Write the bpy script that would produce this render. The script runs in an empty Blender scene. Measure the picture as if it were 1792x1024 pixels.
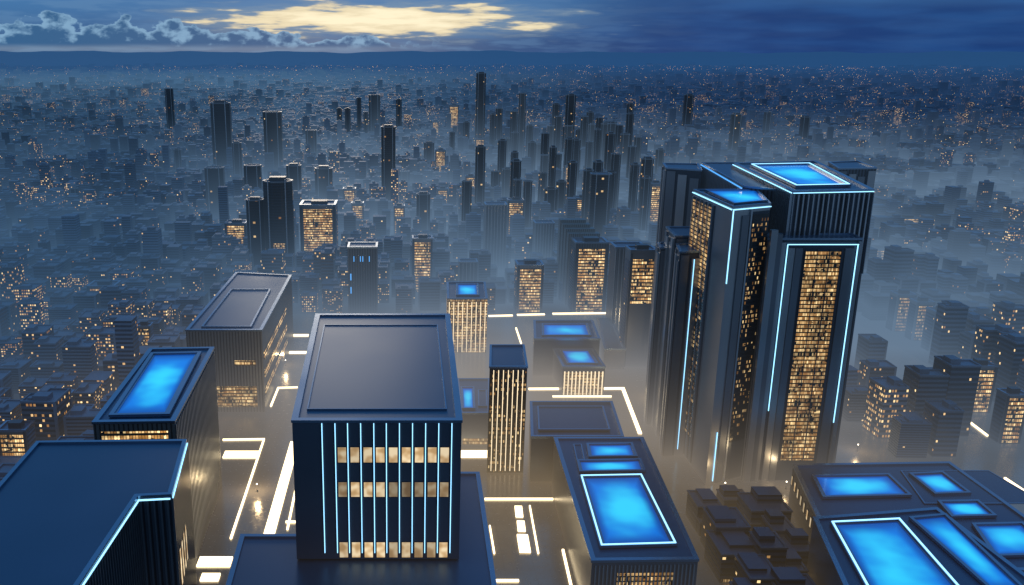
import bpy, math, random
import numpy as np
random.seed(11)
C=bpy.context.scene.collection
H=300.0; F=1542.0; CX=700.0; TH=math.atan(417/1542.0)
ct,st=math.cos(TH),math.sin(TH)
def ray(px,py):
    u=(px-CX)/F; v=(512-py)/F
    return u, ct+v*st, -st+v*ct
def W(px,py,z=0.0):
    u,dy,dz=ray(px,py); t=(z-H)/dz
    return (u*t,dy*t)
def ZY(px,py,y):
    u,dy,dz=ray(px,py); t=y/dy
    return (u*t,H+dz*t)
def Q(z,*pts): return [W(a,b,z) for a,b in pts]
def PX(x,y,z):
    f=y*ct-(z-H)*st; up=y*st+(z-H)*ct
    return (CX+F*x/f, 512-F*up/f) if f>1 else (-9999,-9999)

class NT:
    def __init__(s,nt): s.nt=nt
    def n(s,t,**k):
        o=s.nt.nodes.new(t)
        for a,b in k.items(): setattr(o,a,b)
        return o
    def put(s,sock,v):
        if v is None: return
        if isinstance(v,bpy.types.NodeSocket): s.nt.links.new(v,sock)
        else:
            if isinstance(v,tuple) and len(v)==3 and sock.type=='RGBA': v=(*v,1)
            sock.default_value=v
    def m(s,op,a,b=None,c=None,clamp=False):
        o=s.n('ShaderNodeMath',operation=op); o.use_clamp=clamp
        s.put(o.inputs[0],a); s.put(o.inputs[1],b); s.put(o.inputs[2],c)
        return o.outputs[0]
    def ss(s,v,a,b,lo=0.0,hi=1.0):
        o=s.n('ShaderNodeMapRange',interpolation_type='SMOOTHSTEP')
        for i,x in enumerate((v,a,b,lo,hi)): s.put(o.inputs[i],x)
        return o.outputs[0]
    def mix(s,f,a,b,blend='MIX'):
        o=s.n('ShaderNodeMix',data_type='RGBA',blend_type=blend)
        s.put(o.inputs[0],f); s.put(o.inputs[6],a); s.put(o.inputs[7],b)
        return o.outputs[2]
    def xyz(s,v):
        o=s.n('ShaderNodeSeparateXYZ'); s.put(o.inputs[0],v); return o.outputs
    def comb(s,x,y,z=0.0):
        o=s.n('ShaderNodeCombineXYZ')
        for i,a in enumerate((x,y,z)): s.put(o.inputs[i],a)
        return o.outputs[0]
    def noise(s,vec,scale,detail=3,rough=.5,dist=0.0):
        o=s.n('ShaderNodeTexNoise'); s.put(o.inputs['Vector'],vec)
        o.inputs['Scale'].default_value=scale; o.inputs['Detail'].default_value=detail
        o.inputs['Roughness'].default_value=rough; o.inputs['Distortion'].default_value=dist
        return o.outputs['Fac']
    def white(s,vec):
        o=s.n('ShaderNodeTexWhiteNoise',noise_dimensions='2D'); s.put(o.inputs['Vector'],vec); return o.outputs['Value']

# painted mist: haze emission mixed into every material, set by world position
def make_painted_mist():
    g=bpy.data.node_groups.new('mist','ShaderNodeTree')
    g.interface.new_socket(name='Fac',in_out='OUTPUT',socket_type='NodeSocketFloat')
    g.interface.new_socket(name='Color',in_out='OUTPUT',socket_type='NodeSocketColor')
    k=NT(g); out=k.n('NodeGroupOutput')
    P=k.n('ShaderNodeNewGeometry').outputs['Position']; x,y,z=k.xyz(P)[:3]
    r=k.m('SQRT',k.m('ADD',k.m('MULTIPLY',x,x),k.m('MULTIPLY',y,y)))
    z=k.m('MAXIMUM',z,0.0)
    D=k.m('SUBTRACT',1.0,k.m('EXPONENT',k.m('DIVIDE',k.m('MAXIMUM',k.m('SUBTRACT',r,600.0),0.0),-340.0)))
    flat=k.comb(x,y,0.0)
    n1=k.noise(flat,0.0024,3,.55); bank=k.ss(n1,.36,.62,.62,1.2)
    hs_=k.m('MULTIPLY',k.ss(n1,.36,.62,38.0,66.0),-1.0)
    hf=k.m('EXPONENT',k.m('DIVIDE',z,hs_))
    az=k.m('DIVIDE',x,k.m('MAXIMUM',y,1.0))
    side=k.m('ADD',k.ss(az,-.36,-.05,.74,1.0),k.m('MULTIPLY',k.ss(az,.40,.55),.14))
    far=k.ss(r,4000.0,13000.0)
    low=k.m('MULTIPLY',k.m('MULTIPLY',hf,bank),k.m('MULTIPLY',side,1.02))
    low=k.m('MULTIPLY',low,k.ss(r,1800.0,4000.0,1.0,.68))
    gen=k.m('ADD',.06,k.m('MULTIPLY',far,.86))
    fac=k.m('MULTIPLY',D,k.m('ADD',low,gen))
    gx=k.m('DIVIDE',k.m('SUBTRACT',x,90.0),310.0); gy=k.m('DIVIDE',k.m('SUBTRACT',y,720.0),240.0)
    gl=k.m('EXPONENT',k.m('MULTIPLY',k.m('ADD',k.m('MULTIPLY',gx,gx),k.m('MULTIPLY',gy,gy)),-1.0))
    painted_glow=k.m('MULTIPLY',k.m('MULTIPLY',k.m('EXPONENT',k.m('DIVIDE',z,-30.0)),gl),.36)  # warm street glow painted onto surfaces low around the plaza
    tot=k.m('MINIMUM',k.m('ADD',fac,painted_glow),.95)
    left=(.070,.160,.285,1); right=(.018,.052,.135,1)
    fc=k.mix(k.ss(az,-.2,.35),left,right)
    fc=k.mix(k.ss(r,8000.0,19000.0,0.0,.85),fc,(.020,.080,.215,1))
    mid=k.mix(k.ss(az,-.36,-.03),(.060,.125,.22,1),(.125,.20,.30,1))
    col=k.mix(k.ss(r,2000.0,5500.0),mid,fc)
    wf=k.m('DIVIDE',painted_glow,k.m('ADD',tot,.001),clamp=True)
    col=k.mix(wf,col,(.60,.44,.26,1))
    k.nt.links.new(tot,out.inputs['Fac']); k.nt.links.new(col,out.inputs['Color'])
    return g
PAINTED_MIST=make_painted_mist()
def newmat(name):
    m=bpy.data.materials.new(name); m.use_nodes=True; m.node_tree.nodes.clear(); return m,NT(m.node_tree)
def finish(m,k,shader,amount=1.0):  # lays the painted haze over the surface shader
    g=k.n('ShaderNodeGroup'); g.node_tree=PAINTED_MIST
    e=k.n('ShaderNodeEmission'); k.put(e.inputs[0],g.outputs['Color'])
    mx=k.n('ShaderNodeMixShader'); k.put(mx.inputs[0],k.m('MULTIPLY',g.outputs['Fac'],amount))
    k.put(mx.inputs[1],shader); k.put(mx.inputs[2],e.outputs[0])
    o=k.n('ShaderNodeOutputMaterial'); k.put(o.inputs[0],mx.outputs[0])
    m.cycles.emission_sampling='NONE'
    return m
def principled(k,col,rough,metal=0.0,em=None,es=0.0,bump=None,bs=.3,bd=.2):
    p=k.n('ShaderNodeBsdfPrincipled')
    k.put(p.inputs['Base Color'],col); k.put(p.inputs['Roughness'],rough); k.put(p.inputs['Metallic'],metal)
    if em is not None: k.put(p.inputs['Emission Color'],em); k.put(p.inputs['Emission Strength'],es)
    if bump is not None:
        b=k.n('ShaderNodeBump'); b.inputs['Strength'].default_value=bs; b.inputs['Distance'].default_value=bd
        k.put(b.inputs['Height'],bump); k.put(p.inputs['Normal'],b.outputs[0])
    return p.outputs[0]
def metal(name,col,rough=.38,met=.55,scale=.012,var=.10):
    m,k=newmat(name); P=k.n('ShaderNodeNewGeometry').outputs['Position']
    n=k.noise(P,scale,2,.5)
    c=k.mix(k.ss(n,.3,.7),tuple(a*(1-var) for a in col),tuple(a*(1+var) for a in col))
    return finish(m,k,principled(k,c,k.ss(n,.3,.7,rough-.03,rough+.04),met))
def glowmat(name,col,s,amount=1.0,light=False):
    m,k=newmat(name)
    e=k.n('ShaderNodeEmission'); k.put(e.inputs[0],(*col,1)); k.put(e.inputs[1],s)
    finish(m,k,e.outputs[0],amount)
    if light: m.cycles.emission_sampling='FRONT_BACK'
    return m
def ribbed(name,col,pitch,groove=.35,rough=.35,met=.6):
    m,k=newmat(name); uv=k.n('ShaderNodeUVMap').outputs[0]; u,v=k.xyz(uv)[:2]
    f=k.m('FRACT',k.m('DIVIDE',u,pitch)); g=k.m('LESS_THAN',f,groove)
    c=k.mix(k.m('MULTIPLY',g,.8),col,tuple(a*.12 for a in col))
    return finish(m,k,principled(k,c,rough,met,bump=k.m('SUBTRACT',1.0,g),bs=.4,bd=.3))
def windows(name,col,w,h,fw,fh,p0,p1,pw,es,glass=(.012,.016,.022),warm=(1,.44,.10),pale=(1,.72,.34),rough=.4,met=.3,patch=False,spandrel=1.0,cluster=False,dim=.25):
    m,k=newmat(name); uv=k.n('ShaderNodeUVMap').outputs[0]; u,v=k.xyz(uv)[:2]
    oi=k.n('ShaderNodeObjectInfo').outputs['Random']
    bid=k.m('ADD',k.m('FLOOR',k.m('DIVIDE',u,1000.0)),k.m('MULTIPLY',oi,977.0))
    rb=k.white(k.comb(bid,3.7)); rc=k.white(k.comb(bid,8.1))
    cu=k.m('FLOOR',k.m('DIVIDE',u,w)); cv=k.m('FLOOR',k.m('DIVIDE',v,h))
    fu=k.m('ABSOLUTE',k.m('SUBTRACT',k.m('FRACT',k.m('DIVIDE',u,w)),.5)); fv=k.m('ABSOLUTE',k.m('SUBTRACT',k.m('FRACT',k.m('DIVIDE',v,h)),.5))
    band=k.m('LESS_THAN',fv,fh/2); mask=k.m('MULTIPLY',k.m('LESS_THAN',fu,fw/2),band)
    r1=k.white(k.comb(k.m('ADD',cu,k.m('MULTIPLY',oi,311.0)),cv)); r2=k.white(k.comb(k.m('ADD',cv,17.3),k.m('ADD',cu,k.m('MULTIPLY',oi,71.0))))
    prob=k.m('ADD',p0,k.m('MULTIPLY',p1,k.m('POWER',rb,pw)))
    gain=es
    if patch:
        nn=k.noise(k.comb(u,k.m('MULTIPLY',v,1.8)),.07,4,.65); prob=k.m('MULTIPLY',prob,k.ss(nn,.35,.6,.55,1.2)); gain=k.m('MULTIPLY',es,k.ss(nn,.38,.66,.35,1.35))
    if cluster:
        P=k.n('ShaderNodeNewGeometry').outputs['Position']; nn=k.noise(P,.0035,2); prob=k.m('MULTIPLY',prob,k.ss(nn,.44,.66,.08,1.7))
    lit=k.m('MULTIPLY',k.m('LESS_THAN',r1,prob),mask)
    base=k.mix(rc,tuple(a*.55 for a in col),tuple(a*1.5 for a in col))
    base=k.mix(k.m('MULTIPLY',band,spandrel),base,glass)
    em=k.mix(r2,warm,pale)
    st_=k.m('MULTIPLY',lit,k.m('MULTIPLY',k.m('ADD',dim,k.m('MULTIPLY',r2,r2)),gain))
    rr=k.m('SUBTRACT',rough,k.m('MULTIPLY',band,rough*.5))
    return finish(m,k,principled(k,base,rr,met,em,st_),.88)

M={}
M['roof']=metal('roof_metal',(.050,.100,.165),.36,.7)
M['rim']=metal('parapet_metal',(.19,.27,.37),.24,.88)
M['wall']=metal('satin_cladding',(.15,.165,.19),.32,.75)
M['slate']=metal('slate_cladding',(.075,.098,.135),.36,.65)
M['dark']=metal('dark_cladding',(.032,.042,.06),.3,.6)
M['lightclad']=metal('grey_cladding',(.29,.30,.32),.34,.78)
M['rib']=ribbed('ribbed_cladding',(.19,.185,.18),2.6)
M['ribdark']=ribbed('dark_ribbed_cladding',(.065,.08,.105),3.0,.45)
M['fin']=metal('fin_metal',(.34,.37,.41),.28,.85)
M['cyan']=glowmat('blue_white_light',(.30,.68,1.0),2.1)
M['warm']=glowmat('warm_white_light',(1.0,.78,.46),3.6,.4,True)
M['warmstrip']=glowmat('warm_facade_light',(1.0,.80,.52),1.5,.7)
M['lamp']=glowmat('lamp_globe',(1.0,.86,.62),8,.3)
def warmwin(name,gain=1.0):
    m,k=newmat(name); uv=k.n('ShaderNodeUVMap').outputs[0]; u,v=k.xyz(uv)[:2]
    oi=k.n('ShaderNodeObjectInfo').outputs['Random']
    n=k.noise(k.comb(k.m('ADD',u,k.m('MULTIPLY',oi,50.0)),v),.18,1)
    c=k.mix(k.ss(n,.35,.65),(.90,.56,.24,1),(1,.80,.50,1))
    s=k.m('MULTIPLY',k.m('MULTIPLY',k.ss(n,.3,.65,.6,1.0),k.ss(oi,.0,.9,.5,1.0)),gain)
    return finish(m,k,principled(k,(.05,.05,.05),.2,0,c,s),.6)
M['window']=warmwin('lit_window_glass'); M['windowdim']=warmwin('dim_window_glass',.42)
def skyglass(name):
    m,k=newmat(name); uv=k.n('ShaderNodeUVMap').outputs[0]; u,v=k.xyz(uv)[:2]
    P=k.n('ShaderNodeNewGeometry').outputs['Position']; n=k.noise(P,.035,2)
    ex=k.m('ABSOLUTE',k.m('SUBTRACT',u,.5)); ey=k.m('ABSOLUTE',k.m('SUBTRACT',v,.5))
    ed=k.m('MAXIMUM',ex,ey)
    d=k.m('ADD',k.m('SQRT',k.m('ADD',k.m('MULTIPLY',ex,ex),k.m('MULTIPLY',ey,ey))),k.m('MULTIPLY',k.m('SUBTRACT',n,.5),.8))
    c=k.mix(k.ss(d,.0,.58),(.03,.68,1.0,1),(.0,.17,.68,1))
    c=k.mix(k.ss(ed,.34,.5),c,(.0,.055,.30,1))
    return finish(m,k,principled(k,(.01,.08,.2),.12,0,c,.92),.7)
M['sky']=skyglass('blue_lit_glass')
M['gold']=windows('golden_curtain_wall',(.10,.06,.02),1.0,2.9,.84,.68,1.0,.0,1,.95,patch=True,dim=.34)
M['golddim']=windows('dim_curtain_wall',(.02,.02,.022),1.3,3.4,.7,.6,.28,.0,1,.8,patch=True)
M['goldmid']=windows('lit_office_glass',(.09,.07,.05),1.7,3.6,.82,.60,.90,.2,1,1.35,patch=True,dim=.4)
M['glassdark']=windows('dark_tower_glass',(.012,.018,.030),4.2,4.0,.8,.7,.004,.02,2,1.0,glass=(.005,.008,.015),rough=.18,met=.5)
M['low']=windows('low_block_facade',(.11,.14,.185),2.6,3.4,.62,.48,.015,.6,3.0,1.5,rough=.6,met=0,cluster=True,spandrel=.8)
M['city']=windows('district_facade',(.10,.14,.195),3.6,3.8,.6,.5,.006,.36,3.4,1.5,rough=.6,met=0,cluster=True,spandrel=.7)
M['lowroof']=metal('low_block_roof',(.105,.145,.20),.5,.2,.03,.25)
M['rightlow']=windows('dark_block_facade',(.035,.055,.085),3.2,3.6,.6,.45,.01,.05,2.0,1.2,rough=.4,met=.5)
M['blue_panel']=glowmat('blue_tip_light',(.10,.42,1.0),1.3)

class MB:
    def __init__(s): s.v=[];s.f=[];s.uv=[]
    def face(s,pts,uv=None):
        i=len(s.v); s.v+= [tuple(p) for p in pts]; s.f.append(tuple(range(i,i+len(pts)))); s.uv+= uv if uv else [(0.,0.)]*len(pts)
    def walls(s,poly,z0,z1,uid=0.0,inner=False):
        u=uid*1000.0+5; n=len(poly)
        for i in range(n):
            a,b=poly[i],poly[(i+1)%n]; L=math.dist(a,b)
            p=[(a[0],a[1],z0),(b[0],b[1],z0),(b[0],b[1],z1),(a[0],a[1],z1)]; q=[(u,z0),(u+L,z0),(u+L,z1),(u,z1)]
            if inner: p.reverse(); q.reverse()
            s.face(p,q); u+=L
    def cap(s,poly,z,uvn=False):
        uv=[(0,0),(1,0),(1,1),(0,1)] if (uvn and len(poly)==4) else None
        s.face([(x,y,z) for x,y in poly],uv)
    def prism(s,poly,z0,z1,uid=0.0): s.walls(poly,z0,z1,uid); s.cap(poly,z1)
    def ring(s,poly,w,z0,z1):
        inn=inset(poly,w); n=len(poly)
        s.walls(poly,z0,z1); s.walls(inn,z0,z1,inner=True)
        for i in range(n):
            j=(i+1)%n
            s.face([(*poly[i],z1),(*poly[j],z1),(*inn[j],z1),(*inn[i],z1)])
    def wbox(s,a,b,s0,s1,z0,z1,d0,d1):
        L=math.dist(a,b); tx,ty=(b[0]-a[0])/L,(b[1]-a[1])/L; nx,ny=ty,-tx
        def P(t,d): return (a[0]+tx*t+nx*d,a[1]+ty*t+ny*d)
        poly=[P(s0,d1),P(s1,d1),P(s1,d0),P(s0,d0)]
        s.walls(poly,z0,z1); s.cap(poly,z1); s.face([(x,y,z0) for x,y in reversed(poly)])
    def build(s,name,mat,parent=None,org=(0,0,0)):
        me=bpy.data.meshes.new(name); me.from_pydata([(x-org[0],y-org[1],z-org[2]) for x,y,z in s.v],[],s.f)
        ul=me.uv_layers.new(name='UVMap'); ul.data.foreach_set('uv',np.array(s.uv,dtype=np.float32).ravel())
        me.materials.append(mat); me.update()
        o=bpy.data.objects.new(name,me); C.objects.link(o)
        if parent is not None: o.parent=parent
        return o
def area(p): return sum(p[i][0]*p[(i+1)%len(p)][1]-p[(i+1)%len(p)][0]*p[i][1] for i in range(len(p)))/2
def inset(poly,d):
    n=len(poly); out=[]
    for i in range(n):
        p,a,b=poly[i-1],poly[i],poly[(i+1)%n]
        e1=(a[0]-p[0],a[1]-p[1]); e2=(b[0]-a[0],b[1]-a[1]); l1=math.hypot(*e1) or 1; l2=math.hypot(*e2) or 1
        n1=(-e1[1]/l1,e1[0]/l1); n2=(-e2[1]/l2,e2[0]/l2)
        bx,by=n1[0]+n2[0],n1[1]+n2[1]; q=bx*bx+by*by
        k=2*d/q if q>.05 else 0
        out.append((a[0]+bx*k,a[1]+by*k))
    return out
def tag(o,label=None,cat=None,group=None,kind=None):
    if label:o['label']=label
    if cat:o['category']=cat
    if group:o['group']=group
    if kind:o['kind']=kind
    return o
def empty(name,loc,label,cat,group=None):
    o=bpy.data.objects.new(name,None); C.objects.link(o); o.location=loc; o.empty_display_size=5
    return tag(o,label,cat,group)
UID=[1]
def uid(): UID[0]=(UID[0]+7)%290; return UID[0]
FOOT=[]
def building(name,label,cat,poly,z1,z0=0.0,wall='wall',roof='roof',rim='rim',rw=2.2,rh=1.4,group=None):
    if area(poly)<0: poly=poly[::-1]
    cx=sum(p[0] for p in poly)/len(poly); cy=sum(p[1] for p in poly)/len(poly)
    r=empty(name,(cx,cy,z0),label,cat,group)
    org=(cx,cy,z0)
    b=MB(); b.walls(poly,z0,z1-rh*.4,uid()); b.build('wall',M[wall],r,org)
    b=MB(); b.cap(inset(poly,rw*.9),z1-rh*.8); b.build('roof',M[roof],r,org)
    b=MB(); b.ring(inset(poly,-.5),rw+.5,z1-rh,z1); b.build('parapet',M[rim],r,org)
    FOOT.append((min(p[0] for p in poly),max(p[0] for p in poly),min(p[1] for p in poly),max(p[1] for p in poly)))
    return r,org,poly
def panel(r,org,poly,z,w=1.2,h=.8,mat='rim',inner='roof',name='roof_panel'):
    if area(poly)<0: poly=poly[::-1]
    b=MB(); b.ring(poly,w,z,z+h); f=b.build(name,M[mat],r,org)
    b=MB(); b.cap(inset(poly,w*.95),z+.35); b.build('panel_sheet',M[inner],f,org)
def skylight(r,org,poly,z,w=2.0,strip=None,h=1.6):
    if area(poly)<0: poly=poly[::-1]
    b=MB(); b.ring(poly,w,z,z+h); inn=inset(poly,w*1.002); b.ring(inn,w*.5,z,z+h*.55)
    f=b.build('skylight',M['rim'],r,org)
    b=MB(); b.cap(inset(poly,w*1.45),z+h*.3,True); b.build('glass',M['sky'],f,org)
    if strip:
        b=MB(); b.ring(inset(poly,w*.3),strip,z+h+.02,z+h+.35); b.build('light_strip',M['cyan'],f,org)
    return f
def wpart(r,org,name,mat,*boxes):
    b=MB()
    for x in boxes: b.wbox(*x)
    return b.build(name,M[mat],r,org)

# ------------------------------------------------------------ setting
gm,k=newmat('city_ground')
P=k.n('ShaderNodeNewGeometry').outputs['Position']; x,y,z=k.xyz(P)[:3]
n=k.noise(P,.01,4)
c=k.mix(k.ss(n,.3,.7),(.03,.042,.058,1),(.06,.075,.095,1))
vo=k.n('ShaderNodeTexVoronoi'); k.put(vo.inputs['Vector'],P); vo.inputs['Scale'].default_value=.012
dot=k.m('LESS_THAN',vo.outputs['Distance'],.07); r=k.m('SQRT',k.m('ADD',k.m('MULTIPLY',x,x),k.m('MULTIPLY',y,y)))
es=k.m('MULTIPLY',dot,k.ss(r,3500.0,9000.0,0.0,2.0))
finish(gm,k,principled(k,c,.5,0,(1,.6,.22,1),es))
b=MB(); b.face([(-30000,-600,0),(34000,-600,0),(34000,34000,0),(-30000,34000,0)]); g=b.build('ground',gm); tag(g,'dark city ground running to the hills','ground',kind='structure')
pm,k=newmat('polished_paving')
P=k.n('ShaderNodeNewGeometry').outputs['Position']; x,y,z=k.xyz(P)[:3]
n=k.noise(P,.02,3); n2=k.noise(P,.3,3,.6)
jx=k.m('LESS_THAN',k.m('FRACT',k.m('DIVIDE',x,9.0)),.025); jy=k.m('LESS_THAN',k.m('FRACT',k.m('DIVIDE',y,9.0)),.025)
c=k.mix(k.ss(n,.3,.7),(.17,.16,.145,1),(.25,.235,.21,1)); c=k.mix(k.m('MULTIPLY',k.m('MAXIMUM',jx,jy),.4),c,(.08,.08,.08,1))
c=k.mix(k.m('MULTIPLY',k.ss(n2,.45,.7),.15),c,(.11,.105,.10,1))
finish(pm,k,principled(k,c,k.ss(n2,.3,.7,.15,.28),.45))
b=MB(); b.prism([(-205,200),(560,200),(560,640),(345,700),(345,1010),(-205,1010)],0.0,.12); tag(b.build('plaza',pm),'polished pale plaza paving between the towers','plaza',kind='structure')
b=MB(); b.prism([(472,641),(528,641),(528,1500),(472,1500)],0.0,.125); tag(b.build('road',pm),'pale avenue running away on the right','road',kind='structure')
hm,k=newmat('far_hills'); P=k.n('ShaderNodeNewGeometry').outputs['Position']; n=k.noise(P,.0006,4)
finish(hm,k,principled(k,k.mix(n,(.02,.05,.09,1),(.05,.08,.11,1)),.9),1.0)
b=MB(); R=27000; pr=None
for i in range(241):
    a=math.radians(-42+84*i/240)+.08
    hgt=345+50*(.5+.5*math.sin(a*9+1))*(.6+.4*math.sin(a*23))+18*math.sin(a*57+2)+9*math.sin(a*131)+random.uniform(-4,4)+90*max(0,-a-.02)
    s,cc=math.sin(a),math.cos(a)
    cur=[(s*(R-5500),cc*(R-5500),0),(s*(R-1800),cc*(R-1800),hgt*.55+random.uniform(-12,12)),(s*R,cc*R,hgt),(s*(R+3000),cc*(R+3000),0)]
    if pr:
        for j in range(3): b.face([pr[j],cur[j],cur[j+1],pr[j+1]])
    pr=cur
tag(b.build('hills',hm),'low blue hills along the horizon','hills',kind='structure')

# ------------------------------------------------------------ hero buildings
building('podium_block','wide dark flat podium under the big central block with light fins','building',
   Q(40,(385,1065),(422,935),(528,935),(528,826),(838,826),(874,1065)),40,wall='wall')
q=Q(120,(511,735),(808,735),(786,549),(553,549))
r,o,poly=building('office_block','large central block with plain recessed roof and row of blue-white vertical light strips','office building',q,120,40.0,wall='slate',rw=3)
panel(r,o,Q(119,(537,718),(782,718),(766,570),(567,570)),118.9,.7,.9)
FL,FR=q[0],q[1]; L=math.dist(FL,FR)
for px in (563,586,608,631,654,676,699,722,745,768,791):
    s=(px-511)/297*L; wpart(r,o,'light_strip','cyan',(FL,FR,s-.19,s+.19,44,118.2,.05,.7))
    wpart(r,o,'wall_rib','dark',(FL,FR,s-.9,s-.3,44,117.5,.02,.35))
for (ya,yb,row) in ((783,809,0),(844,869,1),(949,975,2)):
    z0=ZY(650,yb,FL[1])[1]; z1=ZY(650,ya,FL[1])[1]
    for i,px in enumerate((597.5,620,643,665,688,711,734,757,779)):
        s=(px-511)/297*L
        w=wpart(r,o,'window','dark',(FL,FR,s-2.7,s+2.7,z0-.4,z1+.4,-.1,.15))
        wpart(w,o,'pane','windowdim' if row==1 and i not in (1,2,3) else 'window',(FL,FR,s-2.2,s+2.2,z0,z1,.0,.3))
q=Q(110,(65,772),(325,769),(299,864),(240,867),(135,1024),(60,1140),(-260,1140))
r,o,poly=building('office_block','dark ribbed building at the lower left corner with stepped blue-edged roof','office building',q,110,wall='ribdark',rw=1.6)
pl=Q(110,(325,769),(299,864),(240,867),(135,1024),(60,1140))
for i in range(4):
    a,bb=pl[i+1],pl[i]; L2=math.dist(a,bb)
    wpart(r,o,'light_strip','cyan',(a,bb,.3,L2-.3,107.6,108.2,.5,1.0))
    b=MB(); n=int(L2/2.6)
    for j in range(n): b.wbox(a,bb,(j+.3)*L2/n,(j+.6)*L2/n,0,107,.02,.9)
    b.build('fin_screen',M['wall'],r,o)
a,bb=pl[1],pl[0]
for i in range(4):
    s=8+i*7; w=wpart(r,o,'window','dark',(a,bb,s-2,s+2,58,78,.0,1.0)); wpart(w,o,'pane','window',(a,bb,s-1.2,s+1.2,59,77,.5,1.15))
q=Q(105,(162,738),(305,736),(374,607),(262,609))
r,o,poly=building('office_block','tall left block with one long glowing blue roof light','office building',q,105,wall='rib',rw=2.5)
skylight(r,o,Q(105,(190,729),(297,727),(353,617),(264,619)),104.4,2.4)
b=MB(); n=34; L2=math.dist(q[1],q[2])
for j in range(n): b.wbox(q[1],q[2],(j+.3)*L2/n,(j+.62)*L2/n,0,102,.02,.7)
b.build('fin_screen',M['fin'],r,o)
wpart(r,o,'window_band','goldmid',(q[0],q[1],4,math.dist(q[0],q[1])-4,93,99,.05,.3))
q=Q(75,(325,577),(458,577),(510,481),(413,476))
r,o,poly=building('office_block','pinstriped back left building with plain stepped roof and no roof light','office building',q,75,wall='rib',rw=2.4)
panel(r,o,Q(75,(352,572),(440,572),(474,506),(404,506)),74,1.6,1.4)
a,bb=q[0],q[1]
wpart(r,o,'window_band','gold',(a,bb,40,58,43,47.5,.05,.4)); wpart(r,o,'window_band','gold',(a,bb,22,58,5,24,.05,.4))
a,bb=q[1],q[2]
for zz in (14,30,46): wpart(r,o,'window_band','goldmid',(a,bb,6,math.dist(a,bb)*.75,zz,zz+7,.05,.4))
def fins(r,o,a,bb,n,z0,z1,mat,w=.5,d=.8,name='light_strip',m0=2.0):
    L=math.dist(a,bb)
    for j in range(n):
        s=m0+(L-2*m0)*j/(n-1); wpart(r,o,name,mat,(a,bb,s-w/2,s+w/2,z0,z1,.05,d))
q=Q(59,(783,522),(853,522),(849,493),(782,493))
r,o,poly=building('office_block','small square tower with little blue roof light and warm light strips','office building',q,59,wall='gold',rw=2)
skylight(r,o,Q(59,(798,517),(839,517),(837,497),(798,497)),58.2,1.6); fins(r,o,q[0],q[1],9,1,55,'warmstrip',.7)
q=Q(84,(857,641),(923,641),(917,603),(858,603))
r,o,poly=building('slim_tower','slim dark tower with seven bright vertical strips in the middle of the plaza','tower',q,84,wall='dark',rw=1.2)
fins(r,o,q[0],q[1],7,2,81,'warmstrip',.45,.7,m0=3)
b=MB(); b.wbox(q[0],q[1],.5,math.dist(q[0],q[1])-.5,1,80,.0,.12); b.build('curtain_wall',M['golddim'],r,o)
q=Q(38,(935,592),(1050,592),(1037,560),(934,560))
r,o,poly=building('pavilion','stepped building with two blue roof lights, the front one lower above a glowing striped front','pavilion',q,38,wall='slate',rw=2,rh=2)
skylight(r,o,Q(38,(948,588),(1035,588),(1028,567),(948,567)),37.3,1.6)
yb=min(q[0][1],q[1][1])-.6
q2=Q(28,(985,641),(1058,639)); q2=[q2[0],(q2[1][0],q2[0][1]),(q2[1][0],yb),(q2[0][0],yb)]
b=MB(); b.walls(q2,0,27.5); fw=b.build('front_wing',M['slate'],r,o)
b=MB(); b.cap(inset(q2,1.6),26.4); b.build('roof',M['roof'],fw,o)
b=MB(); b.ring(inset(q2,-.4),2.2,26,28); b.build('parapet',M['rim'],fw,o)
xx0,xx1,yy0=q2[0][0],q2[1][0],q2[0][1]
skylight(r,o,[(xx0+5,yy0+6),(xx1-5,yy0+6),(xx1-5,yb-5),(xx0+5,yb-5)],27.3,1.4)
fins(r,o,q2[0],q2[1],11,.5,23,'warmstrip',1.0); wpart(r,o,'curtain_wall','gold',(q2[0],q2[1],1,math.dist(q2[0],q2[1])-1,.5,22,.02,.3))
q=Q(22,(1058,610),(1095,610),(1070,556),(1044,556))
building('pavilion','plain grey wing beside the stepped building with two blue roof lights','pavilion',q,22,wall='wall',rw=2)
q=Q(36,(930,763),(1091,763),(1071,702),(928,702))
r,o,poly=building('pavilion','low block with plain framed roof between slim tower and big roof light','pavilion',q,36,wall='slate',rw=1.6,rh=2)
panel(r,o,Q(36,(942,752),(1068,752),(1056,711),(940,711)),35.2,1.2,1.2)
q=Q(30,(806,722),(857,722),(857,662),(800,662))
r,o,poly=building('pavilion','low dark block with narrow blue roof light wedged behind the central block','pavilion',q,30,wall='slate',rw=1.6)
skylight(r,o,Q(30,(808,716),(832,716),(830,678),(806,678)),29.3,1.2)
panel(r,o,Q(30,(837,710),(853,710),(852,682),(836,682)),29.1,1.0,1.0)
wpart(r,o,'window_band','gold',(q[0],q[1],2,math.dist(q[0],q[1])-1,3,8,.03,.3))
q=Q(42,(1036,980),(1222,978),(1125,765),(970,765))
r,o,poly=building('office_block','long foreground building with three blue roof lights, largest one outlined in white','office building',q,42,wall='wall',rw=2.2)
skylight(r,o,Q(42,(1050,958),(1186,954),(1124,831),(1014,833)),41.3,2.2,strip=.9)
skylight(r,o,Q(42,(1014,827),(1130,825),(1122,804),(1009,806)),41.3,1.6)
skylight(r,o,Q(42,(1030,801),(1116,800),(1107,776),(1026,777)),41.3,1.6)
panel(r,o,Q(42,(1009,805),(1024,804),(1018,777),(1003,777)),41.2,.8,.9)
a,bb=q[0],q[1]; wpart(r,o,'curtain_wall','gold',(a,bb,14,44,2,34,.02,.25))
fins(r,o,a,bb,26,0,39,'fin',.7,1.0,'fin')
q=Q(30,(1470,990),(1930,1000),(1662,808),(1388,812))
r,o,poly=building('office_block','wide low building at right with four framed blue roof lights','office building',q,30,wall='ribdark',rw=2.2)
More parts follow.
